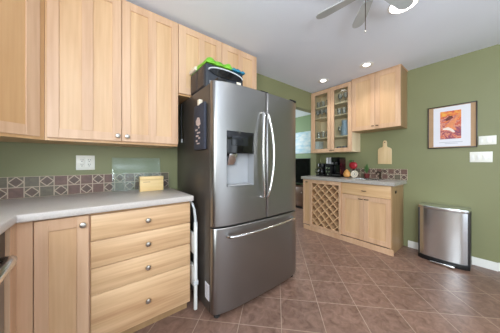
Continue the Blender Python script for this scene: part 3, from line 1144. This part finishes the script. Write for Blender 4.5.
for (ya_, yb_, py) in ((ymid + 0.002, gy1 - 0.02, 1.725), (gy0 + 0.002, ymid - 0.002, 1.685)):
    mb = M(bar_T(UXF))
    st = 0.057
    u0, u1 = -yb_, -ya_
    mb.box(u0, u0 + st, 0, 0.02, gz0 + 0.004, gz1 - 0.002, 0.0012, 0, 1)
    mb.box(u1 - st, u1, 0, 0.02, gz0 + 0.004, gz1 - 0.002, 0.0012, 0, 1)
    mb.box(u0 + st, u1 - st, 0.0004, 0.02, gz0 + 0.004, gz0 + 0.066, 0.0012, 0, 1)
    mb.box(u0 + st, u1 - st, 0.0004, 0.02, gz1 - 0.066, gz1 - 0.002, 0.0012, 0, 1)
    d = obj('door', mb, MV, t)
    mb = M(bar_T(UXF))
    mb.box(u0 + st - 0.004, u1 - st + 0.004, 0.009, 0.012, gz0 + 0.062, gz1 - 0.062)
    obj('pane', mb, PANE, d)
    pull(d, (UXF, py, 1.37), 0.03)
obj('filler', M().box(UXF + 0.004, UXF + 0.02, gy1 - 0.0195, gy1, gz0, gz1), MV, t)

t = thing('bar_wall_cabinet', 'maple two-door wall cabinet right of the glass-door cabinet', 'cabinet', (3.25, 1.07, 1.64))
hy0, hy1, hz0 = 0.768, 1.382, 1.640
obj('cabinet_body', M().box(UXF + 0.0205, xb, hy0 + 0.003, hy1, hz0, gz1), [MSHADE], t)
for (ya_, yb_, py) in ((1.067, hy1 - 0.002, 1.092), (hy0 + 0.002, 1.063, 1.038)):
    mb = shaker(M(bar_T(UXF)), -yb_, -ya_, hz0 + 0.002, gz1 - 0.002, st=0.058, rt=0.06, rb=0.06)
    d = obj('door', mb, [MV, MP], t)
    pull(d, (UXF, py, 1.685), 0.026)
obj('top_molding', M().box(UXF - 0.006, xb, hy0 - 0.006, hy1, gz1 + 0.0005, gz1 + 0.012), MV, t)


# glassware -----------------------------------------------------------
def glass(x, y, z, kind, label, grp=None):
    if kind == 'tumbler':
        prof = [(0.026, 0), (0.034, 0.115), (0.0315, 0.115), (0.024, 0.008), (0, 0.008)]
        mt, nm, ct = GLASSWARE, 'drinking_glass', 'glass'
    elif kind == 'wine':
        prof = [(0.034, 0), (0.032, 0.004), (0.006, 0.010), (0.005, 0.07), (0.020, 0.082), (0.036, 0.115), (0.030, 0.165), (0.028, 0.165), (0.034, 0.115), (0.018, 0.086), (0, 0.08)]
        mt, nm, ct = GLASSWARE, 'wine_glass', 'glass'
    elif kind == 'pitcher':
        prof = [(0.050, 0), (0.058, 0.03), (0.056, 0.14), (0.042, 0.20), (0.050, 0.25), (0.047, 0.25), (0.039, 0.20), (0.053, 0.14), (0.054, 0.03), (0, 0.01)]
        mt, nm, ct = BLUEGLASS, 'glass_pitcher', 'pitcher'
    elif kind == 'bowl':
        prof = [(0.028, 0), (0.03, 0.005), (0.06, 0.03), (0.070, 0.06), (0.067, 0.06), (0.056, 0.032), (0, 0.012)]
        mt, nm, ct = PLATE, 'bowl', 'bowl'
    elif kind == 'dark':
        prof = [(0.03, 0), (0.036, 0.02), (0.038, 0.075), (0.035, 0.075), (0.033, 0.02), (0, 0.01)]
        mt, nm, ct = mat('smoky_mug_%d' % random.randint(0, 1 << 30), srgb(92, 98, 112), 0.25, noise=0.1), 'mug', 'mug'
    o = obj(nm, M().lathe(prof, (x, y, z + 0.0008), 'Z', 18), mt, None, loc=(x, y, z))
    return tag(o, label, ct, grp)


floor_z = gz0 + 0.018
for i, y in enumerate((2.02, 1.93, 1.83)):
    glass(3.19, y, SH[0], 'tumbler', 'clear tumbler on the top shelf behind the left glass door', 'tumblers on the top left shelf')
for i, y in enumerate((1.62, 1.53, 1.45)):
    glass(3.19, y, SH[0], 'wine', 'stemmed clear glass on the top shelf behind the right glass door', 'stem glasses on the top right shelf')
for i, y in enumerate((2.03, 1.95, 1.87, 1.79)):
    glass(3.18, y, SH[1], 'wine', 'stemmed clear glass on the second shelf behind the left glass door', 'stem glasses on the second left shelf')
for i, y in enumerate((1.63, 1.55, 1.47)):
    glass(3.18, y, SH[1], 'tumbler', 'clear tumbler on the second shelf behind the right glass door', 'tumblers on the second right shelf')
for i, y in enumerate((2.02, 1.93, 1.84)):
    glass(3.19, y, SH[2], 'tumbler', 'clear tumbler on the third shelf behind the left glass door', 'tumblers on the third left shelf')
glass(3.17, 1.535, SH[2], 'pitcher', 'pale blue glass pitcher on the third shelf behind the right glass door', None)
for i, y in enumerate((1.62,)):
    glass(3.19, y, SH[2], 'wine', 'stemmed clear glass beside the pale blue pitcher', None)
for i, y in enumerate((1.63, 1.54, 1.45)):
    glass(3.17, y, floor_z, 'dark', 'smoky grey mug on the bottom shelf behind the right glass door', 'mugs on the bottom right shelf')
glass(3.19, 1.80, floor_z, 'bowl', 'white bowl on the bottom shelf behind the left glass door', None)
tag(obj('white_box', M().box(3.11, 3.25, 1.965, 2.075, floor_z + 0.0008, floor_z + 0.19, 0.004), LINER), 'white box on the bottom shelf behind the left glass door', 'box')

# ------------------------------------------------------------------ things on the bar
ZB = zt1 + 0.0008
# small coffee maker
t = thing('coffee_maker', 'black drip coffee maker with glass carafe at the left end of the bar', 'coffee maker', (3.2, 1.95, ZB))
obj('base_plate', M().box(3.10, 3.30, 1.885, 2.025, ZB, ZB + 0.03, 0.006), BLACK, t)
obj('water_tank', M().box(3.235, 3.30, 1.885, 2.025, ZB + 0.0305, ZB + 0.20, 0.006), BLACK, t)
mb = M()
mb.lathe([(0.05, 0), (0.062, 0.01), (0.066, 0.06), (0.05, 0.065)], (3.18, 1.955, ZB + 0.165), 'Z', 18)
mb.box(3.18, 3.30, 1.895, 2.015, ZB + 0.2005, ZB + 0.228, 0.006)
obj('filter_basket', mb, BLACK, t)
c = obj('carafe', M().lathe([(0.048, 0), (0.058, 0.02), (0.058, 0.06), (0.040, 0.105), (0.044, 0.115), (0, 0.118)], (3.165, 1.955, ZB + 0.031), 'Z', 18), CARAFE, t)
obj('carafe_handle', M().tube([(3.135, 2.0, ZB + 0.13), (3.11, 2.035, ZB + 0.125), (3.105, 2.04, ZB + 0.08), (3.13, 2.01, ZB + 0.05)], 0.008, 8), BLACK, c)

# espresso style grinder with steel hopper
t = thing('coffee_grinder', 'black coffee grinder with a steel hopper between the coffee maker and tall black machine', 'coffee grinder', (3.2, 1.80, ZB))
obj('grinder_body', M().box(3.13, 3.28, 1.748, 1.858, ZB, ZB + 0.215, 0.01), BLACK, t)
obj('hopper', M().lathe([(0.050, 0), (0.062, 0.012), (0.062, 0.11), (0.056, 0.118), (0, 0.120)], (3.205, 1.806, ZB + 0.2155), 'Z', 20), GREY, t)
for (yy, zz) in ((1.83, 0.15), (1.78, 0.15), (1.83, 0.09), (1.78, 0.09), (1.805, 0.04)):
    obj('dial', M().lathe([(0.011, 0), (0.013, 0.006), (0.0, 0.008)], (3.1295, yy, ZB + zz), '-X', 12), CHROME, t)

t = thing('espresso_machine', 'tall black box-shaped coffee machine on the bar', 'coffee machine', (3.2, 1.66, ZB))
mb = M()
mb.box(3.12, 3.33, 1.595, 1.742, ZB, ZB + 0.03, 0.006)
mb.box(3.20, 3.33, 1.595, 1.742, ZB + 0.0305, ZB + 0.25, 0.004)
mb.box(3.12, 3.33, 1.595, 1.742, ZB + 0.2505, ZB + 0.335, 0.008)
obj('machine_body', mb, GLOSSBLACK, t)
obj('drip_tray', M().box(3.125, 3.19, 1.61, 1.727, ZB + 0.0305, ZB + 0.045, 0.003), DARKGREY, t)
obj('brew_head', M().lathe([(0.02, 0), (0.026, 0.01), (0.026, 0.04)], (3.16, 1.668, ZB + 0.21), 'Z', 14), BLACK, t)
obj('side_panel', M().box(3.13, 3.32, 1.5925, 1.5945, ZB + 0.05, ZB + 0.30), mat('maroon_panel', srgb(58, 16, 26), 0.2, noise=0.1), t)


# ceramic fruit shaped dishes leaning on the wall
def ring_plate(mb, c, r, h, axis='-X', m=0):
    mb.lathe([(0, 0), (r * 0.55, 0.002), (r * 0.95, h), (r, h + 0.003), (r * 0.97, h + 0.005), (r * 0.5, 0.008), (0, 0.007)], c, axis, 24, m)


t = thing('apple_ornament', 'round red apple ornament propped behind the orange pear on the bar', 'ornament', (3.30, 1.43, ZB))
obj('apple', M().ball((3.30, 1.46, ZB + 0.20), 0.066, (0.45, 1.0, 0.92), fn=lambda p: p * (1 - 0.16 * math.exp(-(p.y / 0.02) ** 2) * (p.z > 0.03))), RED, t)
obj('stem', M().tube([(3.30, 1.46, ZB + 0.245), (3.298, 1.455, ZB + 0.285)], 0.004, 6), DARKMETAL, t)
o = obj('leaf', M().ball((3.298, 1.495, ZB + 0.275), 0.034, (0.15, 1, 0.42)), LEAF, t)
obj('support_stand', M().tube([(3.325, 1.46, ZB), (3.328, 1.46, ZB + 0.16)], 0.012, 10), DARKMETAL, t)
t = thing('pear_ornament', 'orange pear shaped ornament standing beside the tall black coffee machine', 'ornament', (3.22, 1.52, ZB))


def pear(p):
    k = 1.0 if p.z < 0 else max(0.42, 1 - p.z / 0.085 * 0.62)
    return Vector((p.x * k, p.y * k, p.z * (1.35 if p.z > 0 else 0.85)))


obj('pear', M().ball((3.24, 1.535, ZB + 0.053), 0.062, (0.8, 1, 1), fn=pear), ORANGE, t)
obj('stem', M().tube([(3.24, 1.535, ZB + 0.130), (3.238, 1.54, ZB + 0.152)], 0.004, 6), DARKMETAL, t)
t = thing('patterned_plate', 'small round white patterned plate propped below the red apple', 'plate', (3.20, 1.405, ZB))
Tm = Matrix.Translation((3.23, 1.405, ZB + 0.060)) @ Matrix.Rotation(math.radians(12), 4, 'Y')
mb = M(Tm)
ring_plate(mb, (0, 0, 0), 0.058, 0.010)
obj('dish', mb, CREAM, t)
mb = M(Tm)
for k in range(8):
    a = 2 * PI * k / 8
    mb.ball((-0.009, 0.034 * math.cos(a), 0.034 * math.sin(a)), 0.008, (0.25, 1, 1), 8, 6)
mb.ball((-0.008, 0, 0), 0.012, (0.25, 1, 1), 8, 6)
obj('painted_pattern', mb, mat('grey_pattern', srgb(150, 150, 150), 0.5, noise=0.1), t)

# leafy plant
t = thing('potted_plant', 'small leafy green plant in a dark pot at the left end of the bar tiles', 'plant', (3.29, 1.235, ZB))
obj('pot', M().lathe([(0.030, 0), (0.042, 0.07), (0.045, 0.072), (0.041, 0.076), (0.038, 0.066), (0, 0.064)], (3.29, 1.25, ZB), 'Z', 16), mat('dark_red_pot', srgb(110, 44, 42), 0.35, noise=0.1), t)
mb = M()
rng = random.Random(11)
for k in range(15):
    a = rng.uniform(0, 2 * PI)
    hgt = rng.uniform(0.09, 0.19)
    sp = rng.uniform(0.02, 0.06)
    p0 = Vector((3.29, 1.25, ZB + 0.07))
    p2 = p0 + Vector((math.cos(a) * sp * 0.6, math.sin(a) * sp, hgt - 0.03))
    pm = (p0 + p2) / 2 + Vector((0, 0, 0.025))
    pts = arc_pts(p0, pm, p2, 6)
    mb.tube([tuple(p) for p in pts], [0.002, 0.005, 0.009, 0.012, 0.011, 0.007, 0.001], 6, sx=0.3)
obj('leaves', mb, LEAF, t)

# cutting board on the wall
t = thing('cutting_board', 'pale wooden paddle cutting board hanging on the green wall above the bar', 'cutting board', (WX, 1.035, 1.14))
xw = WX - 0.002
prof = [(0.950, 1.142), (1.124, 1.142), (1.126, 1.150), (1.126, 1.352), (1.118, 1.372), (1.100, 1.388), (1.072, 1.394), (1.062, 1.408), (1.062, 1.462), (1.056, 1.484), (1.044, 1.494), (1.028, 1.494), (1.016, 1.484), (1.010, 1.462), (1.010, 1.408), (1.000, 1.394), (0.980, 1.388), (0.958, 1.372), (0.950, 1.352)]
obj('board', M().prism(prof, xw - 0.018, xw, 'X', 0, 0.003), BOARD, t)
obj('hanging_hole', M().lathe([(0.008, 0), (0.008, 0.0006), (0, 0.0006)], (xw - 0.0181, 1.036, 1.465), '-X', 14), DARKMETAL, t)

# ------------------------------------------------------------------ framed picture
t = thing('framed_picture', 'dark framed abstract print in orange and plum on the green right wall', 'picture', (WX, 0.346, 1.34))
py0, py1, pz0, pz1 = 0.137, 0.556, 1.343, 1.866
xw = WX - 0.001
mb = M()
f = 0.011
for (a, b2, c0, d0) in ((py0, py0 + f, pz0, pz1), (py1 - f, py1, pz0, pz1), (py0 + f, py1 - f, pz0, pz0 + f), (py0 + f, py1 - f, pz1 - f, pz1)):
    mb.box(xw - 0.022, xw, a, b2, c0, d0, 0.0015)
obj('frame', mb, FRAMEBLK, t)
obj('tan_mat', M().box(xw - 0.012, xw - 0.004, py0 + f, py1 - f, pz0 + f, pz1 - f), TAN, t)
obj('poster_sheet', M().box(xw - 0.0135, xw - 0.0122, 0.188, 0.502, 1.362, 1.848), PAPER, t)
p = obj('print', M().box(xw - 0.0145, xw - 0.0137, 0.262, 0.440, 1.455, 1.795), ART, t)
xq = xw - 0.0148
mb = M()
mb.prism([(0.40, 1.60), (0.36, 1.66), (0.33, 1.68), (0.30, 1.72), (0.275, 1.765), (0.27, 1.74), (0.295, 1.685), (0.31, 1.64), (0.33, 1.60), (0.30, 1.575), (0.31, 1.56), (0.36, 1.575)], xq - 0.0004, xq, 'X', 0)
mb.prism([(0.395, 1.70), (0.36, 1.735), (0.335, 1.735), (0.33, 1.705), (0.36, 1.685), (0.385, 1.675)], xq - 0.0004, xq, 'X', 1)
mb.prism([(0.42, 1.585), (0.37, 1.60), (0.33, 1.57), (0.31, 1.535), (0.325, 1.53), (0.36, 1.56), (0.41, 1.568)], xq - 0.0006, xq - 0.0001, 'X', 2)
obj('painted_shapes', mb, [ARTSKIN, ARTDARK, ARTPALE], p)
mb = M()
for k, (a, b2) in enumerate(((0.25, 0.45), (0.29, 0.40))):
    mb.box(xw - 0.0139, xw - 0.0134, a, b2, 1.412 - k * 0.016, 1.418 - k * 0.016)
obj('caption_lines', mb, INK, t)


# switch plates ------------------------------------------------------
def switch_plate(label, y0, y1, z0, z1, n):
    t = thing('switch_plate', label, 'switch', (WX, (y0 + y1) / 2, z0), 'white switch plates by the picture')
    obj('cover_plate', M().box(WX - 0.007, WX - 0.0005, y0, y1, z0, z1, 0.002), PLATE, t)
    for k in range(n):
        c = y0 + (y1 - y0) * (k + 0.5) / n
        obj('rocker', M().box(WX - 0.0105, WX - 0.0065, c - 0.011, c + 0.011, (z0 + z1) / 2 - 0.028, (z0 + z1) / 2 + 0.028, 0.0015), WHITE, t)


switch_plate('white switch plate touching the right side of the picture frame, upper of two', 0.004, 0.130, 1.365, 1.462, 3)
switch_plate('white switch plate below the corner of the picture frame, lower of two', 0.030, 0.196, 1.170, 1.288, 4)

# ------------------------------------------------------------------ trash can
t = thing('trash_can', 'stainless step trash can with black base against the green wall', 'trash can', (3.24, 0.385, 0))
ty0, ty1 = 0.185, 0.604


def can_outline(grow=0.0, xf=3.130, bow=0.028, xbk=3.36):
    pts = []
    n = 14
    for k in range(n + 1):
        u = k / n
        y = ty0 - grow + (ty1 - ty0 + 2 * grow) * u
        s = 2 * u - 1
        pts.append((xf - grow - bow * (1 - s * s) + 0.020 * abs(s) ** 10, y))
    pts += [(xbk, ty1 + grow), (xbk, ty0 - grow)]
    return pts


obj('can_base', M().prism(can_outline(0.006), 0.0, 0.052, b=0.003), BLACK, t)
obj('can_body', M().prism(can_outline(-0.001), 0.0525, 0.612), STEEL2, t)
for (a, b2) in ((ty0 - 0.004, ty0 + 0.010), (ty1 - 0.010, ty1 + 0.004)):
    obj('side_trim', M().box(3.142, 3.358, a, b2, 0.0525, 0.612, 0.002), DARKGREY, t)
obj('lid', M().prism(can_outline(0.003), 0.6135, 0.650, b=0.006), STEEL2, t)
mb = M()
mb.box(3.045, 3.10, 0.285, 0.49, 0.010, 0.026, 0.005)
obj('foot_pedal', mb, CHROME, t)


# ------------------------------------------------------------------ ceiling lights
def can_light(x, y, label, r=0.080, power=10, k=0.5):
    t = thing('recessed_light', label, 'light', (x, y, CH), 'recessed ceiling lights')
    obj('trim_ring', M().lathe([(r, -0.001), (r, -0.006), (r * 0.9, -0.009), (k * r + 0.003, -0.003), (k * r + 0.003, -0.001)], (x, y, CH), 'Z', 28), WHITE, t)
    obj('lamp_lens', M().lathe([(0, -0.0012), (r * k, -0.0012), (r * k, -0.003), (0, -0.0034)], (x, y, CH), 'Z', 28), LAMP, t)
    d = bpy.data.lights.new('can_or_fill_spot', 'SPOT')
    d.energy = power
    d.spot_size = math.radians(125)
    d.spot_blend = 0.8
    d.shadow_soft_size = r * 0.7
    d.color = (1.0, 0.96, 0.90)
    o = bpy.data.objects.new('lamp', d)
    COL.objects.link(o)
    o.parent = t
    o.location = (0, 0, -0.03)


can_light(2.762, 1.672, 'recessed ceiling light above the glass-door cabinet')
can_light(2.755, 1.049, 'recessed ceiling light in front of the two-door bar wall cabinet')
can_light(1.925, 0.464, 'recessed ceiling light partly hidden by a fan blade', 0.102, 8, 0.88)
# two added spots without fixtures, out of view, to lift the walls and bar
for (x_, y_) in ((0.95, 0.35), (1.9, -0.6)):
    d_ = bpy.data.lights.new('can_or_fill_spot', 'SPOT')
    d_.energy = 14
    d_.spot_size = math.radians(140)
    d_.spot_blend = 0.8
    d_.shadow_soft_size = 0.06
    d_.color = (1.0, 0.96, 0.90)
    o_ = bpy.data.objects.new('can_or_fill_spot', d_)
    COL.objects.link(o_)
    o_.location = (x_, y_, CH - 0.03)

# ------------------------------------------------------------------ ceiling fan
fc = Vector((1.367, 0.476, 0))
t = thing('ceiling_fan', 'white ceiling fan with pull chain at the top of the view', 'ceiling fan', (fc.x, fc.y, CH))
zb = 2.272
obj('motor_housing', M().lathe([(0.075, CH - 0.0005), (0.085, CH - 0.03), (0.10, CH - 0.05), (0.105, CH - 0.11), (0.085, CH - 0.135), (0, CH - 0.136)], (fc.x, fc.y, 0), 'Z', 28), WHITE, t)
obj('switch_housing', M().lathe([(0, 2.235), (0.035, 2.238), (0.05, 2.255), (0.05, 2.3035)], (fc.x, fc.y, 0), 'Z', 24), WHITE, t)
for a in (97.8, 38.3, -14.5, -77, 158, 218):
    R = Matrix.Translation((fc.x, fc.y, zb)) @ Matrix.Rotation(math.radians(a), 4, 'Z') @ Matrix.Rotation(math.radians(-9), 4, 'X')
    mb = M(R)
    prof = [(0.11, -0.030), (0.20, -0.038), (0.33, -0.044), (0.358, -0.036), (0.375, -0.020), (0.380, 0.0), (0.375, 0.020), (0.358, 0.036), (0.33, 0.044), (0.20, 0.038), (0.11, 0.030)]
    mb.prism(prof, -0.003, 0.003)
    b = obj('blade', mb, BLADE, t)
    mb = M(R)
    mb.prism([(0.045, -0.012), (0.12, -0.010), (0.17, -0.022), (0.17, 0.022), (0.12, 0.010), (0.045, 0.012)], 0.0034, 0.008)
    obj('blade_bracket', mb, NICKEL, b)
obj('pull_chain', M().tube([(1.325, 0.512, 2.262), (1.325, 0.512, 2.0)], 0.0024, 6), DARKMETAL, t)
obj('chain_knob', M().ball((1.325, 0.512, 1.995), 0.006, (1, 1, 1.5), 10, 8), NICKEL, t)

# ------------------------------------------------------------------ dining room beyond
t = thing('seascape_painting', 'pale blue seascape canvas on the far wall seen through the doorway', 'painting', (4.45, 3.45, 1.41))
obj('canvas', M().box(4.425, 4.447, 2.95, 3.95, 1.41, 2.00, 0.003), SEA, t)
obj('canvas_edge', M().box(4.4255, 4.4475, 2.947, 2.9495, 1.41, 2.0), WHITE, t)
t = thing('tv_stand', 'dark wood television stand beyond the doorway', 'tv stand', (4.2, 3.5, 0))
obj('stand_body', M().box(4.0, 4.42, 2.75, 4.2, 0.06, 0.555, 0.004), WALNUT, t)
obj('stand_base', M().box(4.03, 4.41, 2.78, 4.17, 0, 0.0595), BLACK, t)
for k in range(3):
    d = obj('drawer', M().box(3.985, 3.9995, 2.76 + k * 0.48, 3.225 + k * 0.48, 0.08, 0.54, 0.003), WALNUT, t)
    obj('knob', M().lathe(KNOB, (3.985, 2.99 + k * 0.48, 0.42), '-X', 14), NICKEL, d)
t = thing('television', 'black flat television standing on the dark wood stand', 'television', (4.25, 3.5, 0.556))
obj('tv_foot', M().box(4.13, 4.33, 3.3, 3.8, 0.556, 0.572, 0.004), BLACK, t)
obj('tv_neck', M().box(4.25, 4.28, 3.5, 3.6, 0.5725, 0.66), BLACK, t)
c = obj('tv_housing', M().box(4.22, 4.26, 2.93, 4.15, 0.62, 1.27, 0.005), BLACK, t)
obj('tv_screen', M().box(4.2175, 4.2198, 2.945, 4.135, 0.645, 1.255), GLOSSBLACK, t)
